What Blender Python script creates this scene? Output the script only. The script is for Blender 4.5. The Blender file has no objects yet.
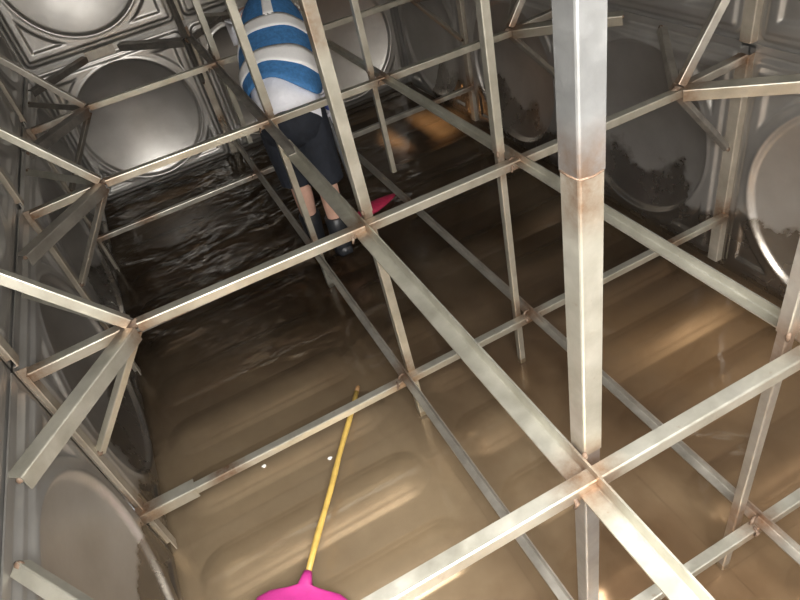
import bpy, bmesh, math, random
from mathutils import Vector, Matrix

random.seed(7)
scene = bpy.context.scene
C = scene.collection

# ------------------------------------------------------------------ camera
CAM = Vector((0.6012, -4.5153, 1.874))
RX = Vector((0.87941927, -0.43238859, -0.19915285))     # image right
RY = Vector((-0.42259614, -0.51647637, -0.74475812))    # image down
RZ = Vector((0.21916717, 0.73911587, -0.63692502))      # view direction
cam_data = bpy.data.cameras.new('camera')
cam_data.sensor_width = 36.0
cam_data.lens = 623.5 / 800 * 36.0
cam_data.clip_start = 0.01
cam = bpy.data.objects.new('camera', cam_data)
m = Matrix((RX, -RY, -RZ)).transposed().to_4x4()
m.translation = CAM
cam.matrix_world = m
C.objects.link(cam)
scene.camera = cam

# ------------------------------------------------------------------ world, light, exposure
world = bpy.data.worlds.new('world')
scene.world = world
world.use_nodes = True
bg = world.node_tree.nodes['Background']
bg.inputs[0].default_value = (0.86, 0.92, 1.0, 1)
bg.inputs[1].default_value = 1.0

scene.view_settings.view_transform = 'Standard'
scene.view_settings.look = 'None'
scene.view_settings.gamma = 1.0
scene.view_settings.use_curve_mapping = False
scene.view_settings.exposure = 0.52

HX0, HX1, HY0, HY1 = 0.08, 1.20, -5.70, -4.35      # unseen roof hatch opening, enlarged and shifted to shape the daylight
TOP = 1.92                                           # roof height above the water
hl = bpy.data.lights.new('hatch_daylight', 'AREA')
hl.shape = 'RECTANGLE'
hl.size = HX1 - HX0 - 0.04
hl.size_y = HY1 - HY0 - 0.04
hl.energy = 120
hl.color = (1.0, 0.98, 0.95)
ho = bpy.data.objects.new('hatch_daylight', hl)
ho.location = ((HX0 + HX1) / 2, (HY0 + HY1) / 2, TOP + 0.05)
C.objects.link(ho)

fl = bpy.data.lights.new('phone_flash', 'POINT')
fl.energy = 33
fl.color = (1.0, 0.97, 0.92)
fl.shadow_soft_size = 0.012
fo = bpy.data.objects.new('phone_flash', fl)
fo.location = CAM + RX * 0.03 - RY * 0.015
C.objects.link(fo)

BASE, SEAM = -0.035, 0.92      # floor level and the seam between the panel rows

# ------------------------------------------------------------------ materials
def new_mat(name):
    mt = bpy.data.materials.new(name)
    mt.use_nodes = True
    nt = mt.node_tree
    return mt, nt, nt.nodes['Principled BSDF']

def N(nt, kind, **kw):
    n = nt.nodes.new(kind)
    for k, v in kw.items():
        setattr(n, k, v)
    return n

def ramp(nt, fac, stops):
    r = N(nt, 'ShaderNodeValToRGB')
    el = r.color_ramp.elements
    while len(el) < len(stops):
        el.new(0.5)
    for e, (p, c) in zip(el, stops):
        e.position = p
        e.color = c if len(c) == 4 else (*c, 1)
    nt.links.new(fac, r.inputs[0])
    return r.outputs[0]

def noise(nt, scale, detail=4, rough=0.55, vec=None, dist=0.0):
    n = N(nt, 'ShaderNodeTexNoise')
    n.inputs['Scale'].default_value = scale
    n.inputs['Detail'].default_value = detail
    n.inputs['Roughness'].default_value = rough
    n.inputs['Distortion'].default_value = dist
    if vec is not None:
        nt.links.new(vec, n.inputs['Vector'])
    return n.outputs['Fac']

def worldpos(nt, scale=(1, 1, 1)):
    g = N(nt, 'ShaderNodeNewGeometry')
    mp = N(nt, 'ShaderNodeMapping')
    mp.inputs['Scale'].default_value = scale
    nt.links.new(g.outputs['Position'], mp.inputs['Vector'])
    return mp.outputs['Vector']

def bump(nt, bsdf, height, strength, dist=0.01):
    b = N(nt, 'ShaderNodeBump')
    b.inputs['Strength'].default_value = strength
    b.inputs['Distance'].default_value = dist
    nt.links.new(height, b.inputs['Height'])
    nt.links.new(b.outputs[0], bsdf.inputs['Normal'])

def mixc(nt, fac, a, b):
    mx = N(nt, 'ShaderNodeMix', data_type='RGBA')
    if isinstance(fac, float):
        mx.inputs[0].default_value = fac
    else:
        nt.links.new(fac, mx.inputs[0])
    for s, v in ((6, a), (7, b)):
        if isinstance(v, tuple):
            mx.inputs[s].default_value = (*v, 1)
        else:
            nt.links.new(v, mx.inputs[s])
    return mx.outputs[2]

def math_node(nt, op, a, b=None, clamp=False):
    n = N(nt, 'ShaderNodeMath', operation=op, use_clamp=clamp)
    for i, v in enumerate((a, b)):
        if v is None:
            continue
        if isinstance(v, (int, float)):
            n.inputs[i].default_value = v
        else:
            nt.links.new(v, n.inputs[i])
    return n.outputs[0]

def steel_wall():
    mt, nt, b = new_mat('pressed_stainless_wall')
    p = worldpos(nt)
    n1 = noise(nt, 2.3, 6, 0.6, p)
    base = ramp(nt, n1, [(0.3, (0.42, 0.405, 0.38)), (0.7, (0.58, 0.565, 0.54))])
    # dried mud film with its own ragged upper edge above the water line
    g = N(nt, 'ShaderNodeNewGeometry')
    sp = N(nt, 'ShaderNodeSeparateXYZ')
    nt.links.new(g.outputs['Position'], sp.inputs[0])
    ragged = noise(nt, 3.5, 7, 0.6, p)
    edge = math_node(nt, 'MULTIPLY', ragged, 0.55)
    sides = math_node(nt, 'MULTIPLY', math_node(nt, 'ADD', sp.outputs['Y'], 0.3), -6.0, True)
    edge = math_node(nt, 'SUBTRACT', edge, math_node(nt, 'SUBTRACT', 1.0, sides))
    mud = math_node(nt, 'SUBTRACT', edge, sp.outputs['Z'])
    mud = math_node(nt, 'MULTIPLY', mud, 30.0, True)
    mudf = math_node(nt, 'MULTIPLY', mud, 0.6)
    col = mixc(nt, mudf, base, (0.22, 0.185, 0.145))
    nt.links.new(col, b.inputs['Base Color'])
    met = math_node(nt, 'ADD', 0.84, math_node(nt, 'MULTIPLY', mud, 0.08))
    nt.links.new(met, b.inputs['Metallic'])
    rg = ramp(nt, noise(nt, 6, 5, 0.6, p), [(0.3, (0.33,) * 3), (0.75, (0.46,) * 3)])
    rr = math_node(nt, 'SUBTRACT', rg, math_node(nt, 'MULTIPLY', mud, 0.12))
    nt.links.new(rr, b.inputs['Roughness'])
    bump(nt, b, noise(nt, 60, 3, 0.5, p), 0.05, 0.004)
    return mt

def steel_bar(name, c0, c1, metal=0.8, rough=0.40):
    mt, nt, b = new_mat(name)
    p = worldpos(nt)
    n1 = noise(nt, 9, 6, 0.65, p)
    col = ramp(nt, n1, [(0.3, c0), (0.65, c1)])
    spots = ramp(nt, noise(nt, 38, 6, 0.7, p), [(0.64, (0, 0, 0)), (0.74, (1, 1, 1))])
    col = mixc(nt, math_node(nt, 'MULTIPLY', spots, 0.45), col, (0.26, 0.15, 0.08))
    g = N(nt, 'ShaderNodeNewGeometry')
    sp = N(nt, 'ShaderNodeSeparateXYZ')
    nt.links.new(g.outputs['Position'], sp.inputs[0])
    dy = math_node(nt, 'PINGPONG', math_node(nt, 'ADD', sp.outputs['Y'], 10.02), 0.5)
    dx = None
    for xn in (0.985, 1.52, 0.31, 2.19, 0.03, 2.47):
        e = math_node(nt, 'ABSOLUTE', math_node(nt, 'SUBTRACT', sp.outputs['X'], xn))
        dx = e if dx is None else math_node(nt, 'MINIMUM', dx, e)
    dz = None
    for zn in (0.89, 0.25, 1.46):
        e = math_node(nt, 'ABSOLUTE', math_node(nt, 'SUBTRACT', sp.outputs['Z'], zn))
        dz = e if dz is None else math_node(nt, 'MINIMUM', dz, e)
    d = math_node(nt, 'MAXIMUM', math_node(nt, 'MAXIMUM', dx, dy), dz)
    near = math_node(nt, 'SUBTRACT', 1.0, math_node(nt, 'DIVIDE', d, 0.09), True)
    near = math_node(nt, 'MULTIPLY', near, math_node(nt, 'MULTIPLY', noise(nt, 55, 6, 0.7, p), 1.9), True)
    col = mixc(nt, near, col, (0.22, 0.13, 0.075))
    nt.links.new(col, b.inputs['Base Color'])
    b.inputs['Metallic'].default_value = metal
    rg = ramp(nt, noise(nt, 25, 5, 0.6, p), [(0.3, (rough - 0.08,) * 3), (0.75, (rough + 0.12,) * 3)])
    nt.links.new(rg, b.inputs['Roughness'])
    bump(nt, b, noise(nt, 90, 4, 0.6, p), 0.12, 0.002)
    return mt

def rusty(name='rusty_weld'):
    mt, nt, b = new_mat(name)
    p = worldpos(nt)
    col = ramp(nt, noise(nt, 45, 6, 0.7, p), [(0.3, (0.04, 0.024, 0.016)), (0.5, (0.11, 0.068, 0.042)), (0.7, (0.24, 0.19, 0.145))])
    nt.links.new(col, b.inputs['Base Color'])
    b.inputs['Metallic'].default_value = 0.1
    b.inputs['Roughness'].default_value = 0.7
    bump(nt, b, noise(nt, 120, 4, 0.6, p), 0.5, 0.004)
    return mt

def plain(name, col, rough=0.6, metal=0.0, var=0.12, scale=30, bmp=0.15, sheen=0.0):
    mt, nt, b = new_mat(name)
    tc = N(nt, 'ShaderNodeTexCoord')
    f = noise(nt, scale, 5, 0.6, tc.outputs['Object'])
    lo = tuple(max(0, c * (1 - var)) for c in col)
    hi = tuple(min(1, c * (1 + var)) for c in col)
    nt.links.new(ramp(nt, f, [(0.3, lo), (0.7, hi)]), b.inputs['Base Color'])
    b.inputs['Roughness'].default_value = rough
    b.inputs['Metallic'].default_value = metal
    if sheen:
        b.inputs['Sheen Weight'].default_value = sheen
    bump(nt, b, f, bmp, 0.01)
    return mt

def floor_mat():
    mt, nt, b = new_mat('muddy_stainless_floor')
    p = worldpos(nt)
    mudn = noise(nt, 1.6, 6, 0.6, p, 0.4)
    col = ramp(nt, mudn, [(0.32, (0.21, 0.148, 0.103)), (0.5, (0.30, 0.225, 0.16)), (0.68, (0.44, 0.36, 0.27))])
    # scrubbed patch under the mop, widened with painted light; light pool painted by right wall
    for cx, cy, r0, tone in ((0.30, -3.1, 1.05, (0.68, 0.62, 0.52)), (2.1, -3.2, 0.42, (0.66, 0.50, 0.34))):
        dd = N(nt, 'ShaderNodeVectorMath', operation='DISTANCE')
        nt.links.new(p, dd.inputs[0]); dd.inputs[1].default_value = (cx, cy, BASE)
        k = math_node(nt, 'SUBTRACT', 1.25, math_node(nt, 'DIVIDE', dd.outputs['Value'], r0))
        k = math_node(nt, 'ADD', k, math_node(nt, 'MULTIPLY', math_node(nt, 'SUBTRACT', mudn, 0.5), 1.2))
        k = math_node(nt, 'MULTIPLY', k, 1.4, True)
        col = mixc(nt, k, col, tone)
    fine = noise(nt, 14, 6, 0.65, p)
    col = mixc(nt, math_node(nt, 'MULTIPLY', fine, 0.35), col, (0.22, 0.15, 0.10))
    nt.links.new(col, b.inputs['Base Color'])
    b.inputs['Metallic'].default_value = 0.55
    b.inputs['Roughness'].default_value = 0.27
    bump(nt, b, fine, 0.05, 0.006)
    return mt

def water_mat():
    mt = bpy.data.materials.new('muddy_water')
    mt.use_nodes = True
    nt = mt.node_tree
    nt.nodes.clear()
    out = N(nt, 'ShaderNodeOutputMaterial')
    p = worldpos(nt, (0.9, 1.25, 1))
    big = noise(nt, 4.5, 2, 0.45, p, 0.6)
    sm = noise(nt, 11.0, 1, 0.5, p, 0.3)
    h = math_node(nt, 'ADD', big, math_node(nt, 'MULTIPLY', sm, 0.25))
    patch = ramp(nt, noise(nt, 2.2, 2, 0.5, worldpos(nt)), [(0.42, (0.12,) * 3), (0.62, (1.3,) * 3)])
    h = math_node(nt, 'MULTIPLY', math_node(nt, 'SUBTRACT', h, 0.62), patch)
    bp = N(nt, 'ShaderNodeBump')
    dist = N(nt, 'ShaderNodeVectorMath', operation='DISTANCE')
    nt.links.new(worldpos(nt), dist.inputs[0])
    dist.inputs[1].default_value = (0.75, -0.95, 0)        # the worker stirs the water here
    nt.links.new(ramp(nt, math_node(nt, 'DIVIDE', dist.outputs['Value'], 3.0), [(0.22, (1.0,) * 3), (0.5, (0.07,) * 3)]), bp.inputs['Strength'])
    bp.inputs['Distance'].default_value = 0.07
    nt.links.new(h, bp.inputs['Height'])
    tr = N(nt, 'ShaderNodeBsdfTransparent')
    tr.inputs[0].default_value = (0.86, 0.79, 0.69, 1)
    df = N(nt, 'ShaderNodeBsdfDiffuse')
    silt = ramp(nt, noise(nt, 1.1, 5, 0.55, worldpos(nt), 0.6),
                [(0.35, (0.10, 0.07, 0.048)), (0.65, (0.22, 0.165, 0.11))])
    nt.links.new(silt, df.inputs[0])
    body = N(nt, 'ShaderNodeMixShader')
    nt.links.new(ramp(nt, noise(nt, 0.9, 4, 0.5, worldpos(nt), 0.5), [(0.38, (0.05,) * 3), (0.66, (0.25,) * 3)]), body.inputs[0])
    nt.links.new(tr.outputs[0], body.inputs[1])
    nt.links.new(df.outputs[0], body.inputs[2])
    gl = N(nt, 'ShaderNodeBsdfGlossy')
    gl.inputs['Roughness'].default_value = 0.025
    nt.links.new(bp.outputs[0], gl.inputs['Normal'])
    fr = N(nt, 'ShaderNodeFresnel')
    fr.inputs['IOR'].default_value = 1.34
    nt.links.new(bp.outputs[0], fr.inputs['Normal'])
    mx = N(nt, 'ShaderNodeMixShader')
    nt.links.new(fr.outputs[0], mx.inputs[0])
    nt.links.new(body.outputs[0], mx.inputs[1])
    nt.links.new(gl.outputs[0], mx.inputs[2])
    nt.links.new(mx.outputs[0], out.inputs['Surface'])
    return mt

M = dict(
    wall=steel_wall(),
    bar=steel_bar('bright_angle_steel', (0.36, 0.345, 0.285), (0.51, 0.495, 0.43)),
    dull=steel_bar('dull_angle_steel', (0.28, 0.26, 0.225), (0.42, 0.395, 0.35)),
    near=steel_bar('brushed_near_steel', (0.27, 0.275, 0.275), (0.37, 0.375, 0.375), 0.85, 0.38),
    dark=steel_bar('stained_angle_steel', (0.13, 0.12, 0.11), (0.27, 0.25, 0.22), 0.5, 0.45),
    rust=rusty(),
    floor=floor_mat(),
    water=water_mat(),
    blue=plain('blue_vest_mesh', (0.06, 0.21, 0.48), 0.75, 0, 0.25, 60, 0.3),
    reflective=plain('white_reflective_tape', (0.98, 0.98, 0.98), 0.35, 0, 0.03, 80, 0.05),
    shirt=plain('pale_shirt_cloth', (0.86, 0.87, 0.94), 0.8, 0, 0.08, 20, 0.4),
    trouser=plain('navy_trouser_cloth', (0.010, 0.013, 0.021), 0.85, 0, 0.3, 25, 0.4),
    skin=plain('skin', (0.62, 0.38, 0.29), 0.55, 0, 0.08, 40, 0.05),
    boot=plain('black_rubber', (0.02, 0.022, 0.026), 0.4, 0, 0.2, 30, 0.1),
    glove=plain('grey_white_glove', (0.55, 0.55, 0.6), 0.8, 0, 0.1, 60, 0.3),
    cuff=plain('blue_cuff', (0.06, 0.08, 0.30), 0.8, 0, 0.1, 60, 0.2),
    hair=plain('black_hair', (0.012, 0.011, 0.01), 0.5, 0, 0.3, 80, 0.5),
    eye=plain('eye_white', (0.8, 0.8, 0.78), 0.2, 0, 0.02, 10, 0.0),
    wood=plain('yellow_bamboo', (0.52, 0.35, 0.085), 0.45, 0, 0.18, 22, 0.2),
    woodtip=plain('worn_brown_wood', (0.34, 0.19, 0.08), 0.6, 0, 0.2, 40, 0.2),
    pink=plain('magenta_plastic', (0.42, 0.03, 0.20), 0.4, 0, 0.1, 30, 0.1),
    red=plain('crimson_bristle', (0.42, 0.02, 0.07), 0.6, 0, 0.2, 60, 0.3),
    greybar=plain('grey_handle', (0.18, 0.19, 0.20), 0.45, 0.3, 0.1, 40, 0.1),
    scrap=plain('white_scrap', (0.85, 0.85, 0.82), 0.6, 0, 0.05, 40, 0.2),
)

# ------------------------------------------------------------------ mesh helpers
def mesh_from(name, verts, faces, smooth=False):
    me = bpy.data.meshes.new(name)
    me.from_pydata([tuple(v) for v in verts], [], faces)
    me.update()
    if smooth:
        me.polygons.foreach_set('use_smooth', [True] * len(me.polygons))
    return me

def obj(name, me, mat=None, parent=None, loc=None):
    if mat is not None and not me.materials:
        me.materials.append(mat)
    o = bpy.data.objects.new(name, me)
    C.objects.link(o)
    if parent is not None:
        o.parent = parent
        o.matrix_parent_inverse = Matrix.Translation(-parent.location)
    if loc is not None:
        o.location = loc
    return o

def empty(name, loc):
    o = bpy.data.objects.new(name, None)
    o.location = loc
    o.empty_display_size = 0.05
    C.objects.link(o)
    return o

def tag(o, label=None, cat=None, group=None, kind=None):
    if label:
        o['label'] = label
    if cat:
        o['category'] = cat
    if group:
        o['group'] = group
    if kind:
        o['kind'] = kind
    return o

class MB:
    def __init__(self):
        self.v, self.f = [], []
    def add(self, vs, fs):
        k = len(self.v)
        self.v += [Vector(q) for q in vs]
        self.f += [tuple(i + k for i in f) for f in fs]
    def box(self, x0, x1, y0, y1, z0, z1):
        self.add([(x, y, z) for z in (z0, z1) for y in (y0, y1) for x in (x0, x1)],
                 [(0, 2, 3, 1), (4, 5, 7, 6), (0, 1, 5, 4), (2, 6, 7, 3), (0, 4, 6, 2), (1, 3, 7, 5)])
    def angle(self, p0, p1, a, b, w=0.038, t=0.0045, w2=None):
        """angle-iron (L section): outer corner runs p0-p1, flanges along a and b"""
        w2 = w2 or w
        p0, p1 = Vector(p0), Vector(p1)
        d = (p1 - p0).normalized()
        a = Vector(a); a = (a - d * a.dot(d)).normalized()
        b = Vector(b); b = (b - d * b.dot(d)); b = (b - a * b.dot(a)).normalized()
        r = 0.0035
        prof = [(r, 0), (w, 0), (w, t), (t + .002, t), (t, t + .002), (t, w2), (0, w2), (0, r), (r * .3, r * .3)]
        n = len(prof)
        vs = [p + a * x + b * y for p in (p0, p1) for x, y in prof]
        fs = [(i, (i + 1) % n, n + (i + 1) % n, n + i) for i in range(n)]
        fs += [tuple(range(n - 1, -1, -1)), tuple(range(n, 2 * n))]
        if a.cross(b).dot(d) < 0:
            fs = [tuple(reversed(f)) for f in fs]
        self.add(vs, fs)
    def ridge(self, p0, p1, nrm, w=0.038, t=0.0045):
        """angle-iron whose outer corner points along nrm"""
        p0, p1 = Vector(p0), Vector(p1)
        d = (p1 - p0).normalized()
        nrm = Vector(nrm); nrm = (nrm - d * nrm.dot(d)).normalized()
        s = d.cross(nrm)
        self.angle(p0 + nrm * w * .35, p1 + nrm * w * .35, -nrm + s, -nrm - s, w, t)
    def loft(self, rings, cap=True):
        """rings: list of lists of points, same count"""
        n = len(rings[0])
        k = len(self.v)
        for r in rings:
            self.v += [Vector(q) for q in r]
        for j in range(len(rings) - 1):
            for i in range(n):
                i2 = (i + 1) % n
                self.f.append((k + j * n + i, k + j * n + i2, k + (j + 1) * n + i2, k + (j + 1) * n + i))
        if cap:
            self.f.append(tuple(k + i for i in range(n - 1, -1, -1)))
            self.f.append(tuple(k + (len(rings) - 1) * n + i for i in range(n)))
    def tube(self, pts, radii, n=12, squash=None, side=(0, 1, 0), cap=True):
        pts = [Vector(p) for p in pts]
        rings = []
        for i, p in enumerate(pts):
            d = (pts[min(i + 1, len(pts) - 1)] - pts[max(i - 1, 0)]).normalized()
            s = Vector(side); s = s - d * s.dot(d)
            if s.length < 1e-4:
                s = Vector((1, 0, 0)) - d * d.x
            s.normalize()
            u = d.cross(s)
            r = radii[i] if isinstance(radii, (list, tuple)) else radii
            ra, rb = r if isinstance(r, (list, tuple)) else (r, r)
            rings.append([p + s * (ra * math.cos(2 * math.pi * k / n)) + u * (rb * math.sin(2 * math.pi * k / n)) for k in range(n)])
        self.loft(rings, cap)
    def build(self, name, mat, parent=None, smooth=False):
        me = mesh_from(name, self.v, self.f, smooth)
        bm = bmesh.new(); bm.from_mesh(me)
        bmesh.ops.recalc_face_normals(bm, faces=bm.faces)
        bm.to_mesh(me); bm.free()
        if smooth:
            me.polygons.foreach_set('use_smooth', [True] * len(me.polygons))
        return obj(name, me, mat, parent)

def sstep(a, b, x):
    t = min(1, max(0, (x - a) / (b - a)))
    return t * t * (3 - 2 * t)

# ------------------------------------------------------------------ the tank shell
L, W = 6.0, 2.5
ROWS = [-1, -2, -3, -4, -5]
COLX = [(0, 1.0), (1.0, 1.5), (1.5, 2.5)]

def panel_mesh(name, w, h):
    """pressed stainless panel: stepped rim, dished disc, triangular corner recesses. local x, z; +y into the tank"""
    nx, nz = int(w * 150), int(h * 150)
    g = 0.004
    R = min(0.395, w * 0.5 - 0.085)
    stretch = (h / 2 - 0.10) - R if w < 0.8 else 0.0
    cz0, cz1 = h / 2 - stretch, h / 2 + stretch
    vs = []
    for j in range(nz + 1):
        for i in range(nx + 1):
            x = g + (w - 2 * g) * i / nx
            z = g + (h - 2 * g) * j / nz
            # rounded-rectangle inset distance
            rc = 0.07
            qx = abs(x - w / 2) - (w / 2 - rc)
            qz = abs(z - h / 2) - (h / 2 - rc)
            s = rc - (math.hypot(max(qx, 0), max(qz, 0)) + min(max(qx, qz), 0))
            r = math.hypot(x - w / 2, z - min(max(z, cz0), cz1))
            y = 0.014 * sstep(0.026, 0.040, s) + 0.009 * sstep(0.055, 0.068, s)
            tri = min(r - (R + 0.045), s - 0.098)
            y -= 0.012 * sstep(0.0, 0.016, tri)
            if r < R:
                y -= 0.012 * sstep(0, 0.014, R - r) + 0.075 * (1 - (r / R) ** 2) * (R / 0.395)
            else:
                y += 0.004 * math.exp(-((r - R - 0.006) / 0.006) ** 2)
            vs.append((x, y, z))
    fs = [(j * (nx + 1) + i, j * (nx + 1) + i + 1, (j + 1) * (nx + 1) + i + 1, (j + 1) * (nx + 1) + i) for j in range(nz) for i in range(nx)]
    me = mesh_from(name, vs, [tuple(reversed(f)) for f in fs], True)
    me.materials.append(M['wall'])
    return me

HLO, HHI = SEAM - BASE, TOP - SEAM
PM = {(w, r): panel_mesh('panel', w, h) for w in (1.0, 0.5) for r, h in ((0, HLO), (1, HHI))}

def wall(name, x0, y0, ang, widths, label):
    """backing sheet + pressed panels + seam angles"""
    total = sum(widths)
    rot = Matrix.Translation((x0, y0, 0)) @ Matrix.Rotation(ang, 4, 'Z')
    b = MB(); b.box(-0.1, total + 0.1, -0.14, -0.12, BASE - 0.05, TOP + 0.02)
    b.v = [rot @ v for v in b.v]
    root = b.build(name, M['wall'])
    tag(root, label, kind='structure')
    s = 0
    for k, w in enumerate(widths):
        for r, z in ((0, BASE), (1, SEAM)):
            p = obj('panel', PM[(w, r)], None, root)
            p.matrix_world = rot @ Matrix.Translation((s, 0, z))
        s += w
        if k < len(widths) - 1:                       # welded angle along each vertical seam
            for z0, z1 in ((0.0, SEAM - 0.02), (SEAM + 0.02, TOP)):
                a = MB()
                a.angle((s - 0.023, 0.030, z0), (s - 0.023, 0.030, z1), (1, 0, 0), (0, -1, 0), 0.046, 0.004, 0.03)
                a.v = [rot @ v for v in a.v]
                a.build('seam_angle', M['seam'], root)
    s = 0
    for k, w in enumerate(widths):                     # horizontal seam strips
        a = MB()
        a.angle((s + 0.03, 0.010, SEAM - 0.014), (s + w - 0.03, 0.010, SEAM - 0.014), (0, 0, 1), (0, -1, 0), 0.028, 0.004, 0.012)
        a.v = [rot @ v for v in a.v]
        a.build('seam_strip', M['wall'], root)
        s += w
    return root

M['seam'] = steel_bar('seam_angle_steel', (0.36, 0.315, 0.25), (0.52, 0.47, 0.39), 0.6, 0.42)
wall('wall_left', 0, 0, -math.pi / 2, [1.0] * 6, 'left tank wall of pressed stainless panels')
wall('wall_back', W, 0, math.pi, [1.0, 0.5, 1.0], 'far end tank wall of dished stainless panels')
wall('wall_right', W, -L, math.pi / 2, [1.0] * 6, 'right tank wall of pressed stainless panels')
wall('wall_front', 0, -L, 0, [1.0, 0.5, 1.0], 'near end tank wall facing the dished end panels')

# roof with the open hatch
cb = MB()
for x0, x1, y0, y1 in ((-0.1, HX0, -L - .1, .1), (HX1, W + .1, -L - .1, .1), (HX0, HX1, -L - .1, HY0), (HX0, HX1, HY1, .1)):
    cb.box(x0, x1, y0, y1, TOP + 0.02, TOP + 0.04)
ceil = tag(cb.build('ceiling', M['wall']), 'steel tank roof with an open square hatch', kind='structure')
hb = MB()
for x0, x1, y0, y1 in ((HX0 - .02, HX0, HY0, HY1), (HX1, HX1 + .02, HY0, HY1), (HX0 - .02, HX1 + .02, HY0 - .02, HY0), (HX0 - .02, HX1 + .02, HY1, HY1 + .02)):
    hb.box(x0, x1, y0, y1, TOP + 0.04, TOP + 0.12)
hb.build('hatch_rim', M['wall'], ceil)

# floor: pressed plates with long rounded ribs running across the tank
def floor_mesh(w):
    nx, ny = int(w * 70), 96
    vs = []
    for j in range(ny + 1):
        for i in range(nx + 1):
            x, y = 0.0005 + (w - .001) * i / nx, 0.0005 + 0.999 * j / ny
            z = 0.0
            for yc in (0.18, 0.50, 0.82):
                hw = 0.105
                cx = min(max(x, 0.07 + hw), w - 0.07 - hw)
                r = math.hypot(x - cx, y - yc)
                z += 0.009 * sstep(hw, hw - 0.012, r) + 0.022 * max(0, 1 - (r / (hw - .02)) ** 2)
            e = min(x, w - x, y, 1 - y)
            z += 0.002 * (1 - sstep(0.004, 0.05, e))
            vs.append((x, y, z))
    fs = [(j * (nx + 1) + i, j * (nx + 1) + i + 1, (j + 1) * (nx + 1) + i + 1, (j + 1) * (nx + 1) + i) for j in range(ny) for i in range(nx)]
    me = mesh_from('floor_panel', vs, fs, True)
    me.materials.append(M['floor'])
    return me

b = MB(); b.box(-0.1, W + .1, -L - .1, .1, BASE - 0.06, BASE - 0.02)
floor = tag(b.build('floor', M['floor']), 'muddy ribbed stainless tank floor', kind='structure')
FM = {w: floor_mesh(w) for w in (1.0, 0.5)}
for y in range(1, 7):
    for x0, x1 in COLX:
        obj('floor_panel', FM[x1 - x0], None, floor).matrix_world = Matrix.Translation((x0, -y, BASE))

# shallow muddy water
b = MB()
nx, ny = 25, 60
b.add([(W * i / nx, -L * j / ny, 0) for j in range(ny + 1) for i in range(nx + 1)],
      [(j * (nx + 1) + i, (j + 1) * (nx + 1) + i, (j + 1) * (nx + 1) + i + 1, j * (nx + 1) + i + 1) for j in range(ny) for i in range(nx)])
tag(b.build('water', M['water'], smooth=True), 'shallow brown muddy water covering the tank floor', 'water', kind='stuff')

# ------------------------------------------------------------------ bracing: posts
ZB = 0.897        # top of the upper cross bars
ZL = 0.255       # top of the lower cross bars
FZ = BASE + 0.012

def post(x, y, label, zlow=FZ, mat='bar', split=True):
    w = 0.038 if x < 1.2 and y < -3.5 else 0.033 if x < 1.2 else 0.027
    root = tag(empty('steel_post', (x, y, max(zlow, 0))), label, 'post', 'vertical posts of the bracing')
    zs = 1.475 if mat == 'near' else 0.925
    if mat == 'near':
        mm = MB(); mm.angle((x + .001, y + .001, 0.925), (x + .001, y + .001, zs), (1, 0, 0), (0, 1, 0), w - .002, 0.0045)
        mm.build('middle_post', M['bar'], root)
        mm = MB()
        mm.tube([(x + w - .003, y - .0002, zs), (x + w * .5, y - .0006, zs - .002), (x + .001, y + .0, zs + .001), (x - .0004, y + w * .5, zs - .001), (x - .0002, y + w - .003, zs)], .0016, 6, side=(0, 0, 1))
        mm.build('weld', M['rust'], root, True)
    m1 = MB(); m1.angle((x, y, zs if split else zlow), (x, y, TOP), (1, 0, 0), (0, 1, 0), w, 0.0045)
    m1.build('upper_post', M[mat], root)
    if split:
        m2 = MB(); m2.angle((x + .004, y + .004, zlow), (x + .003, y + .003, 0.945), (1, 0, 0), (0, 1, 0), w - .005, 0.0045)
        m2.build('lower_post', M[mat], root)
        m3 = MB()                                    # rusty weld bead at the splice
        m3.tube([(x + .002, y + .001, 0.915), (x + .002, y + .001, 0.928), (x + .002, y + .001, 0.938)], [.003, .006, .003], 8)
        m3.build('weld', M['rust'], root, True)
    return root

post(1.0, -4.0, 'thick bright vertical post nearest the camera', mat='near')
post(1.008, -3.0, 'long vertical post crossing the right side of the worker')
post(1.0, -2.0, 'vertical post passing over the back of the worker in blue vest')
post(1.0, -1.0, 'short-hanging vertical post between the dished end panel and the worker', 0.42)
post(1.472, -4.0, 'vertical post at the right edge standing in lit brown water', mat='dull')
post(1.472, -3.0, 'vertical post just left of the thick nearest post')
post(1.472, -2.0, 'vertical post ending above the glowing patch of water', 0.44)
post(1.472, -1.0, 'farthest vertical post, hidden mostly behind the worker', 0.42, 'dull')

# ------------------------------------------------------------------ bracing: long bars along the tank
def vbar(x, z, label, mat, y0=-0.33, y1=-5.5, joints=(), w=0.034, splice=None):
    root = tag(empty('brace_bar', (x, -3, z)), label, 'steel bar', 'bars running along the tank')
    if splice:
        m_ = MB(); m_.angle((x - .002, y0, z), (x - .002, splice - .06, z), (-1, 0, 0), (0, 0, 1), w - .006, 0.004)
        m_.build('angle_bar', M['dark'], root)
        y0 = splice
    m_ = MB(); m_.angle((x, y0, z - (.0045 if splice else 0)), (x, y1, z - (.0045 if splice else 0)), (-1, 0, 0), (0, 0, 1), w, 0.004)
    m_.build('angle_bar', M[mat], root)
    for y in joints:
        w = MB(); w.tube([(x - .034, y - .02, z - .003), (x - .03, y - .02, z + .007), (x - .02, y - .016, z + .010), (x - .006, y - .015, z + .006)], [.003, .0045, .0045, .003], 7)
        w.build('weld', M['rust'], root, True)
    return root

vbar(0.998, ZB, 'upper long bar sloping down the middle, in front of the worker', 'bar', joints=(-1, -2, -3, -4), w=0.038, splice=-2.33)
vbar(1.53, ZB, 'upper long bar on the right of the posts', 'bar', joints=(-2, -3, -4), w=0.026)
vbar(0.998, ZL, 'lower long bar near the water beside the yellow-handled mop', 'dull', -0.02, joints=(-2, -3, -4), w=0.026)
vbar(1.53, ZL, 'lower long bar near the water behind the thick nearest post', 'dull', -0.02, joints=(-2, -3, -4), w=0.026)

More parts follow.
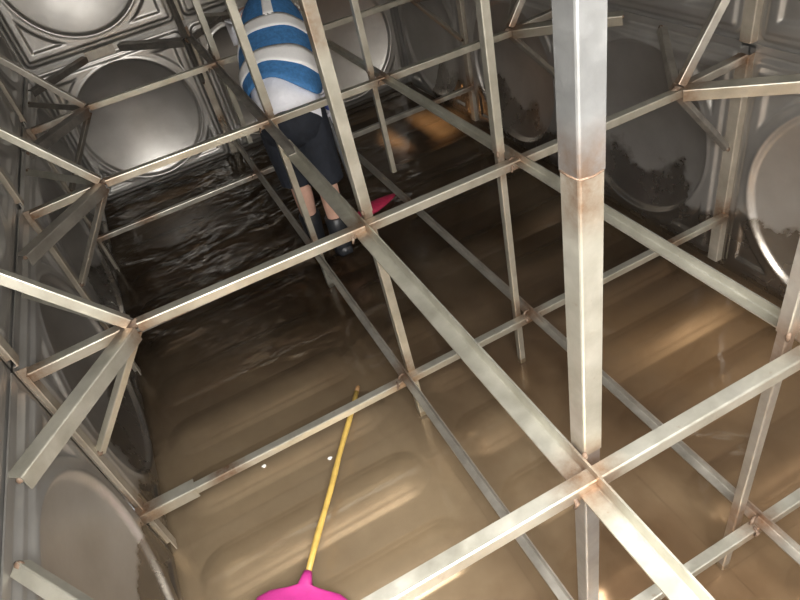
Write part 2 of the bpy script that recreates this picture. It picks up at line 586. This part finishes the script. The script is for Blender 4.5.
# ------------------------------------------------------------------ bracing: bars across the tank
def ubar(y, z, x0, x1, label, mat, sleeve=False):
    root = tag(empty('cross_bar', (1.25, y, z)), label, 'steel bar', 'bars running across the tank')
    m_ = MB(); m_.angle((x0, y - .003 - .038, z - .002 + (.030 if z > .5 else 0)), (x1, y - .003 - .038, z - .002), (0, 1, 0), (0, 0, -1), 0.028, 0.004)
    m_.build('angle_bar', M[mat], root)
    if sleeve:
        s = MB(); s.angle((0.003, y - .045, z + .003), (0.20, y - .045, z + .003), (0, 1, 0), (0, 0, -1), 0.044, 0.004)
        s.build('sleeve', M[mat], root)
    for xj in (0.975, 1.52):
        w = MB(); w.tube([(xj - .03, y - .044, z - .02), (xj - .026, y - .046, z - .006), (xj - .024, y - .03, z + .003)], [.003, .005, .003], 7)
        w.build('weld', M['rust'], root, True)
    return root

D = 0.325
ubar(-1, ZB, D, W - D, 'upper cross bar in front of the large dished end panel', 'bar')
ubar(-2, ZB, D, W - D, 'upper cross bar passing across the waist of the worker', 'bar')
ubar(-3, ZB, D, W - D, 'upper cross bar passing over the boots of the worker', 'bar')
ubar(-4, ZB, D, W - D, 'upper cross bar meeting the thick nearest post low in the picture', 'bar')
ubar(-1, ZL, 0.02, W - .02, 'thin lower cross bar over the dark rippled water at the far end', 'dull')
ubar(-2, ZL, 0.02, W - .02, 'lower cross bar just behind the legs of the worker, near the water', 'dull')
ubar(-3, ZL, 0.004, W - .02, 'lower cross bar over the yellow mop handle, with a sleeve at its left end', 'bar', True)
ubar(-4, ZL, 0.02, W - .02, 'lowest cross bar in the bottom right corner', 'bar')

# ------------------------------------------------------------------ bracing: four-legged wall braces
S = 0.386
def wall_brace(wx, y, side, label, mat='bar', down='bar', fore='bar'):
    """side +1: wall at x=0 with node to its right; -1: wall on the right; 0: back wall (wx is the x of the node)"""
    if side:
        P = lambda o, t, z: Vector((wx + side * o, y + t, z))
    else:
        P = lambda o, t, z: Vector((wx + t, -o, z))
    node = P(D if side >= 0 else D + .02, -0.02, ZB - 0.012 + (.022 if side > 0 else 0))
    root = tag(empty('wall_brace', P(0.03, 0, SEAM)), label, 'brace', 'star braces fixed to the tank walls')
    out = P(1, 0, 0) - P(0, 0, 0)
    up = Vector((0, 0, 1))
    st = MB(); st.angle(P(0.03, -0.02, SEAM - 0.015), P(D - .02, -0.02, node.z + .008), (0, 1, 0) if side else (1, 0, 0), (0, 0, -1), 0.030, 0.004)
    st.build('stem', M['bar'] if mat == 'bar' else M[mat], root)
    ends = [(P(0.028, S, SEAM), mat), (P(0.028, -S - .015, SEAM), fore), (P(0.03, 0, SEAM + S), mat), (P(0.03, 0, SEAM - S), down)]
    for k, (e, mm) in enumerate(ends):
        dn = (e - node).normalized()
        q = MB()
        a0 = node + dn * 0.025
        nr = (CAM - (a0 + e) / 2)
        nr = nr.normalized() + out * 0.4 + up * 0.5
        q.ridge(a0, e, nr, 0.042 if k == 1 else 0.028 if k != 3 else 0.022, 0.004)
        q.build('strut', M[mm], root)
        fm = MB()                                      # rusty foot weld
        fm.tube([e - dn * .014, e - dn * .002, e + dn * .006], [.008, .009, .005], 8)
        fm.build('foot_weld', M['rust'], root, True)
    g = MB()
    g.tube([node - out * .03 + up * .0, node + out * .0 + up * .008, node + out * .022], [.010, .014, .008], 8)
    g.build('node_weld', M['rust'], root, True)
    return root

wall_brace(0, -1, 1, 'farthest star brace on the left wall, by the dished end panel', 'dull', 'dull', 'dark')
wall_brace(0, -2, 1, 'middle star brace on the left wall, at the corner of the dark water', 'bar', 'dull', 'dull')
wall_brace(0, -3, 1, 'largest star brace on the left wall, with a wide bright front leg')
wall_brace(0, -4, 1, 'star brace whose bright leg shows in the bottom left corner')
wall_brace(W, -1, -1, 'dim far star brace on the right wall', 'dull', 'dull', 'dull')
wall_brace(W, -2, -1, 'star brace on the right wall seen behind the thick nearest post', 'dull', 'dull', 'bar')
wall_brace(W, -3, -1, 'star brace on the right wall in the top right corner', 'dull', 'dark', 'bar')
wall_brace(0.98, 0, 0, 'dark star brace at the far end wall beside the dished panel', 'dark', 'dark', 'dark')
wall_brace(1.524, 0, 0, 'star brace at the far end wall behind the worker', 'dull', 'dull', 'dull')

# corner tie between left wall and end wall
root = tag(empty('corner_tie', (0.2, -0.15, SEAM)), 'dark diagonal tie across the far left corner of the tank', 'brace')
q = MB(); q.ridge((0.03, -0.33, SEAM - .02), (0.37, -0.035, SEAM - .005), (0.3, -1, .6), 0.036)
q.build('tie_bar', M['dark'], root)
q = MB(); q.box(0.37, 0.55, -0.034, -0.026, SEAM - .03, SEAM + .025)
q.build('tie_plate', M['dull'], root)

# ------------------------------------------------------------------ yellow-handled mop lying in front
def lerp(a, b, t):
    return Vector(a) * (1 - t) + Vector(b) * t

h0, h1 = Vector((0.842, -2.765, 0.022)), Vector((0.405, -3.405, 0.055))
root = tag(empty('mop', (h1.x, h1.y, 0)), 'magenta mop with a yellow wooden handle lying in the water', 'mop')
q = MB()
pts = [lerp(h0, h1, t / 10) + Vector((math.sin(t * 1.3) * .0022, 0, math.cos(t) * .001)) for t in range(11)]
q.tube(pts, [.0105 - .001 * math.sin(k * 2.1) for k in range(11)], 10)
q.build('handle', M['wood'], root, True)
q = MB(); q.tube([h0 + (h0 - h1).normalized() * .035, h0 + (h0 - h1).normalized() * .028, h0 - (h0 - h1).normalized() * .002], [.005, .0085, .0100], 10)
q.build('handle_tip', M['woodtip'], root, True)
dm = (h1 - h0).normalized(); dm.z = 0; dm.normalize()
sd = Vector((-dm.y, dm.x, 0))
q = MB()                                               # flared plastic head
rings = []
for t, wd, th, zz in ((-.02, .014, .014, .055), (.0, .018, .016, .055), (.022, .026, .015, .052), (.030, .066, .014, .047), (.038, .118, .014, .042), (.058, .155, .016, .036), (.10, .165, .020, .034), (.115, .160, .016, .030)):
    c = h1 + dm * t; c.z = zz
    rings.append([c + sd * (wd * abs(math.cos(a)) ** .7 * (1 if math.cos(a) > 0 else -1)) + Vector((0, 0, th * math.sin(a))) for a in [2 * math.pi * k / 24 for k in range(24)]])
q.loft(rings)
q.build('head', M['pink'], root, True)
q = MB()                                               # fringe of bristles below the head
for k in range(26):
    s = -0.145 + 0.29 * k / 25
    p = h1 + dm * .100 + sd * s; p.z = .030
    e = h1 + dm * (.155 + .012 * math.sin(k * 2.3)) + sd * (s * 1.12); e.z = .012
    q.tube([p, (p + e) / 2 + Vector((0, 0, .004)), e], [.0075, .008, .006], 6)
q.build('bristles', M['red'], root, True)

# ------------------------------------------------------------------ the worker
person = tag(empty('person', (1.14, -1.66, BASE)), 'worker in a blue reflective vest, dark rolled trousers and black boots, bending away to mop', 'person')
hipL, hipR = Vector((1.075, -1.65, .74)), Vector((1.205, -1.70, .74))
kneeL, kneeR = Vector((1.085, -1.61, .42)), Vector((1.20, -1.72, .42))
ankL, ankR = Vector((1.072, -1.63, .07)), Vector((1.168, -1.765, .07))
pel = (hipL + hipR) / 2 + Vector((0, 0, .06))
neck = Vector((1.325, -1.12, 1.14))
chest = lerp(pel, neck, .62)
head = Vector((1.32, -.95, 1.18))
shL, shR = Vector((1.13, -1.20, 1.10)), Vector((1.41, -1.25, 1.04))
elL, elR = Vector((1.12, -1.25, .86)), Vector((1.435, -1.46, .80))
wrL, wrR = Vector((1.30, -1.36, .80)), Vector((1.374, -1.625, .715))

for p_ in (hipL, hipR, kneeL, kneeR, ankL, ankR, pel, neck, chest, head, shL, shR, elL):
    p_.x += 0.018

def skin_body():
    P, E, Rr = [], [], []
    def v(p, r, par=None):
        P.append(tuple(p)); Rr.append(r)
        if par is not None:
            E.append((par, len(P) - 1))
        return len(P) - 1
    r0 = v(pel, .115)
    sp = v(lerp(pel, neck, .3), .12, r0)
    ch = v(chest, .13, sp)
    up = v(lerp(pel, neck, .85), .10, ch)
    nk = v(neck, .055, up)
    nk2 = v(lerp(neck, head, .45), .052, nk)
    for hp, kn, an in ((hipL, kneeL, ankL), (hipR, kneeR, ankR)):
        a = v(hp, .085, r0)
        b_ = v(lerp(hp, kn, .5), .072, a)
        c = v(kn, .054, b_)
        c2 = v(lerp(kn, an, .3) + Vector((0, -.015, 0)), .056, c)
        d = v(lerp(kn, an, .7), .041, c2)
        e = v(an, .036, d)
        f = v(an + Vector((.01, .05, -.055)), .036, e)
        v(an + Vector((.02, .15, -.07)), .026, f)
    for sh, el, wr in ((shL, elL, wrL), (shR, elR, wrR)):
        a = v(sh, .052, up)
        b_ = v(lerp(sh, el, .5), .046, a)
        c = v(el, .040, b_)
        d = v(lerp(el, wr, .5), .036, c)
        v(wr, .026, d)
    me = bpy.data.meshes.new('body')
    me.from_pydata(P, E, [])
    o = obj('body', me, M['skin'], person)
    o.modifiers.new('skin', 'SKIN').use_smooth_shade = True
    sv = me.skin_vertices[0].data
    for i, r in enumerate(Rr):
        sv[i].radius = (r, r)
        sv[i].use_root = (i == 0)
    ss = o.modifiers.new('subd', 'SUBSURF'); ss.levels = 2; ss.render_levels = 2
    return o
body = skin_body()

def ellipsoid(mb, c, rx, ry, rz, X, Y, Z, nu=20, nv=12, f=None):
    rings = []
    for j in range(1, nv):
        th = math.pi * j / nv
        ring = []
        for i in range(nu):
            ph = 2 * math.pi * i / nu
            x, y, z = math.sin(th) * math.cos(ph), math.sin(th) * math.sin(ph), -math.cos(th)
            k = f(x, y, z) if f else 1
            ring.append(Vector(c) + X * (rx * x * k) + Y * (ry * y * k) + Z * (rz * z * k))
        rings.append(ring)
    mb.loft(rings)

# head looking down and away: forward = +y tilted down
hz = (head - neck).normalized()
hz = Vector((0.02, .42, .90)).normalized()
hy = Vector((0.05, .90, -.42)).normalized()
hx = hy.cross(hz).normalized()
q = MB(); ellipsoid(q, head, .076, .096, .118, hx, hy, hz, f=lambda x, y, z: 1 - .12 * max(0, -z) * (1 - max(0, y)))
hd = q.build('head', M['skin'], person, True)
q = MB(); q.tube([head + hy * .092 + hz * .02, head + hy * .112 - hz * .012, head + hy * .115 - hz * .022, head + hy * .092 - hz * .03], [.008, .013, .014, .006], 8)
q.build('nose', M['skin'], hd, True)
q = MB(); q.tube([head + hy * .088 - hz * .055 - hx * .025, head + hy * .095 - hz * .056, head + hy * .088 - hz * .055 + hx * .025], [.003, .007, .003], 8)
q.build('mouth', M['woodtip'], hd, True)
for s in (-1, 1):
    q = MB(); ellipsoid(q, head + hx * s * .032 + hy * .080 + hz * .012, .013, .010, .008, hx, hy, hz, 10, 6)
    q.build('eye', M['eye'], hd, True)
    q = MB(); ellipsoid(q, head + hx * s * .077 - hy * .008, .010, .020, .032, hx, hy, hz, 10, 8)
    q.build('ear', M['skin'], hd, True)
q = MB(); ellipsoid(q, head - hy * .012 + hz * .018, .082, .098, .115, hx, hy, hz, f=lambda x, y, z: 1 - .35 * max(0, y) * (z < .35) - .18 * max(0, -z))
q.build('hair', M['hair'], person, True)

# clothing shells following the body
def ring_on_axis(p, ax, rx, ry, n=40, sidev=Vector((.93, -.28, -.10)), f=None):
    ax = Vector(ax).normalized()
    s = (sidev - ax * sidev.dot(ax)).normalized()
    u = ax.cross(s)
    out = []
    for k in range(n):
        a = 2 * math.pi * k / n
        g = f(a) if f else 1
        out.append(p + s * (rx * math.cos(a) * g) + u * (ry * math.sin(a) * g))
    return out

axis = (neck - pel).normalized()
shirt = MB()
shirt.loft([ring_on_axis(lerp(pel, neck, t), axis, rx, ry, f=lambda a, t=t: 1 + .02 * math.sin(7 * a + 9 * t))
            for t, rx, ry in ((-.13, .150, .135), (-.02, .156, .142), (.2, .160, .142), (.5, .160, .140), (.75, .140, .13), (.9, .12, .10), (1.0, .065, .065))], True)
shirt.build('shirt', M['shirt'], person, True)

# vest: wider shell with a wavy open hem
prof = [(.00, .165, .170), (.10, .172, .172), (.25, .184, .170), (.42, .182, .166), (.60, .168, .158), (.76, .142, .146), (.88, .112, .118), (.96, .085, .085)]
def vest_at(t, grow=0.0):
    for (t0, a0, b0), (t1, a1, b1) in zip(prof, prof[1:]):
        if t <= t1 or t1 == prof[-1][0]:
            k = (t - t0) / (t1 - t0)
            return a0 + (a1 - a0) * k + grow, b0 + (b1 - b0) * k + grow
def hem_off(a):
    return 0.06 * math.sin(a * 2 + .6) + .03 * math.sin(3 * a)
def vest_ring(t, grow=0.0, n=56):
    rx, ry = vest_at(max(0, min(.96, t)), grow)
    w = max(0, 1 - t / .3)
    ax = axis
    s0 = Vector((.93, -.28, -.10)); s = (s0 - ax * s0.dot(ax)).normalized(); u = ax.cross(s)
    out = []
    for k in range(n):
        a = 2 * math.pi * k / n
        p = lerp(pel, neck, t) + ax * (hem_off(a) * w)
        g = 1 + .018 * math.sin(6 * a + 5 * t) * (1 if t < .8 else 0)
        out.append(p + s * (rx * math.cos(a) * g) + u * (ry * math.sin(a) * g))
    return out
v = MB(); v.loft([vest_ring(.03 + t / 20 * .93) for t in range(21)], False)
vo = v.build('vest', M['blue'], person, True)
sm = vo.modifiers.new('thick', 'SOLIDIFY'); sm.thickness = .006; sm.offset = 1
for t0, t1 in ((.17, .30), (.47, .59)):
    b_ = MB(); b_.loft([vest_ring(t0 + (t1 - t0) * k / 4, .0095) for k in range(5)], False)
    so = b_.build('reflective_band', M['reflective'], vo, True)
    sm = so.modifiers.new('thick', 'SOLIDIFY'); sm.thickness = .003; sm.offset = 1
def vest_strip(a0, a1, t0, t1, name):
    b_ = MB(); rows = []
    for j in range(9):
        r = vest_ring(t0 + (t1 - t0) * j / 8, .0105, 180)
        rows.append([r[int(round(k)) % 180] for k in [a0 + (a1 - a0) * i / 5 for i in range(6)]])
    vs = [p for r in rows for p in r]
    b_.add(vs, [(j * 6 + i, j * 6 + i + 1, (j + 1) * 6 + i + 1, (j + 1) * 6 + i) for j in range(8) for i in range(5)])
    so = b_.build(name, M['reflective'], vo, True)
    sm = so.modifiers.new('thick', 'SOLIDIFY'); sm.thickness = .004; sm.offset = 0
VEST_BACK = 135
vest_strip(VEST_BACK - 4, VEST_BACK + 4, .58, .94, 'reflective_strip')

# trousers: seat + two legs in one shell each
tr = MB()
tr.loft([ring_on_axis(c, ax, rx, ry, 32, Vector((.93, -.3, -.06))) for c, ax, rx, ry in (
    (pel + Vector((0, .06, .035)), (0, .6, 1), .125, .105), (pel + Vector((0, .02, .0)), (0, .3, 1), .150, .138),
    (pel + Vector((0, 0, -.06)), (0, 0, 1), .162, .150), (pel + Vector((0, 0, -.13)), (0, 0, 1), .155, .135), (pel + Vector((0, 0, -.18)), (0, 0, 1), .10, .08))])
to = tr.build('trousers', M['trouser'], person, True)
for hp, kn, an in ((hipL, kneeL, ankL), (hipR, kneeR, ankR)):
    lg = MB()
    pts = [hp + Vector((0, 0, .04)), lerp(hp, kn, .25), lerp(hp, kn, .6), kn, lerp(kn, an, .05), lerp(kn, an, .08)]
    lg.tube(pts, [.094, .100, .096, .090, .092, .078], 20, side=(1, 0, 0))
    lg.build('trouser_leg', M['trouser'], to, True)
    bt = MB()
    sh = lerp(kn, an, .60)
    bt.tube([sh, sh + Vector((0, 0, -.01)), lerp(sh, an, .5), an + Vector((0, .005, .0)), an + Vector((0, .008, -.05)), an + Vector((0, .008, -.095))],
            [.052, .057, .053, .050, (.048, .062), (.047, .066)], 18, side=(1, 0, 0))
    bo = bt.build('boot', M['boot'], person, True)
    ft = MB()
    ft.tube([an + Vector((0, -.055, -.062)), an + Vector((.002, .0, -.055)), an + Vector((.008, .08, -.062)), an + Vector((.016, .15, -.068)), an + Vector((.018, .185, -.075))],
            [(.034, .030), (.046, .040), (.048, .036), (.044, .028), (.022, .016)], 16, side=(1, 0, 0))
    ft.build('boot_foot', M['boot'], bo, True)

# sleeves
for sh, el, wr in ((shL, elL, wrL), (shR, elR, wrR)):
    sl = MB()
    s0 = lerp(sh, chest, .12)
    sl.tube([s0, sh, lerp(sh, el, .25), lerp(sh, el, .4)], [.072, .064, .058, .056], 18, side=(1, 0, 0))
    sl.build('sleeve', M['shirt'], person, True)

# gloved hands closing round the mop handle
mh0, mh1 = Vector((1.332, -1.622, .82)), Vector((1.40, -1.56, .05))
hd_dir = (mh1 - mh0).normalized()
def hand(wr, grip, flip):
    pm = MB()
    to_g = (grip - wr).normalized()
    x = hd_dir
    yv = (to_g - x * to_g.dot(x)).normalized()
    z = x.cross(yv) * flip
    cpt = grip - yv * .012 + z * .026
    pm.tube([wr, lerp(wr, cpt, .4), cpt, cpt + yv * .03], [(.026, .026), (.028, .034), (.020, .042), (.014, .040)], 14, side=tuple(z))
    ho_ = pm.build('hand', M['glove'], person, True)
    for k, (off, ln) in enumerate(((-.032, .9), (-.011, 1.0), (.011, .96), (.031, .78))):
        f = MB(); b0 = cpt + yv * .022 + x * off
        f.tube([b0, b0 + yv * .022 * ln - z * .006, b0 + yv * .026 * ln - z * .030 * ln, b0 + yv * .006 - z * .046 * ln, b0 - yv * .012 - z * .044 * ln],
               [.0095, .0098, .0094, .0088, .0065], 9)
        f.build('finger', M['glove'], ho_, True)
    f = MB(); b0 = cpt - yv * .018 - x * .030
    f.tube([b0, b0 - z * .022 - x * .012, b0 - z * .042 + yv * .010 - x * .010, b0 - z * .05 + yv * .028 - x * .004], [.012, .0115, .0105, .007], 9)
    f.build('thumb', M['glove'], ho_, True)
    cf = MB(); ax = (wr - lerp(wr, cpt, .3)).normalized()
    cf.tube([wr - ax * .012, wr - ax * .006, wr + ax * .012], [.031, .034, .033], 16)
    cf.build('glove_cuff', M['cuff'], ho_, True)
hand(wrR, lerp(mh0, mh1, .24), 1)
hand(wrL, lerp(mh0, mh1, .07), -1)

# second mop held by the worker
root = tag(empty('mop', (1.50, -1.52, 0)), 'crimson mop with a grey handle held by the worker', 'mop')
q = MB(); q.tube([mh0 - hd_dir * .05, mh0, lerp(mh0, mh1, .5), mh1], .0115, 12)
q.build('handle', M['greybar'], root, True)
q = MB()
c0 = Vector((mh1.x, mh1.y, .05)); dx = Vector((.96, .28, 0)).normalized(); dy = Vector((-dx.y, dx.x, 0))
rings = []
for t, wd, th in ((-.04, .022, .012), (.0, .045, .020), (.07, .055, .022), (.14, .045, .018), (.20, .028, .012), (.24, .010, .007)):
    c = c0 + dx * t; c.z = .018 + th * .5
    rings.append([c + dy * (wd * math.cos(a)) + Vector((0, 0, th * math.sin(a))) for a in [2 * math.pi * k / 20 for k in range(20)]])
q.loft(rings)
q.build('mop_head', M['red'], root, True)

# ------------------------------------------------------------------ head torch worn by the worker, pointing at the water by the far right corner
ht = head + hy * .10 + hz * .055
aim = Vector((2.13, -0.78, 0))
td = (aim - ht).normalized()
q = MB(); q.tube([ht - td * .02, ht - td * .012, ht + td * .012, ht + td * .02], [.012, .022, .022, .019], 14)
q.build('head_torch', M['greybar'], person, True)
sl_ = bpy.data.lights.new('head_torch_beam', 'SPOT')
sl_.energy = 190; sl_.color = (1.0, 0.72, 0.42); sl_.spot_size = math.radians(24); sl_.spot_blend = 1.0; sl_.shadow_soft_size = .012
so_ = bpy.data.objects.new('head_torch_beam', sl_)
so_.location = ht + td * .03
so_.rotation_euler = td.to_track_quat('-Z', 'Y').to_euler()
C.objects.link(so_)

# ------------------------------------------------------------------ small floating scraps
for k, (x, y, lab) in enumerate(((0.400, -2.872, 'tiny white scrap floating left of the yellow mop handle'),
                                 (0.631, -2.987, 'tiny white scrap floating beside the yellow mop handle'))):
    q = MB()
    n = 7
    top = [(x + .008 * math.cos(a) * (1 + .3 * math.sin(3 * a + k)), y + .006 * math.sin(a), .006) for a in [2 * math.pi * i / n for i in range(n)]]
    bot = [(p[0], p[1], .0005) for p in top]
    q.loft([bot, top])
    tag(q.build('scrap', M['scrap']), lab, 'scrap')
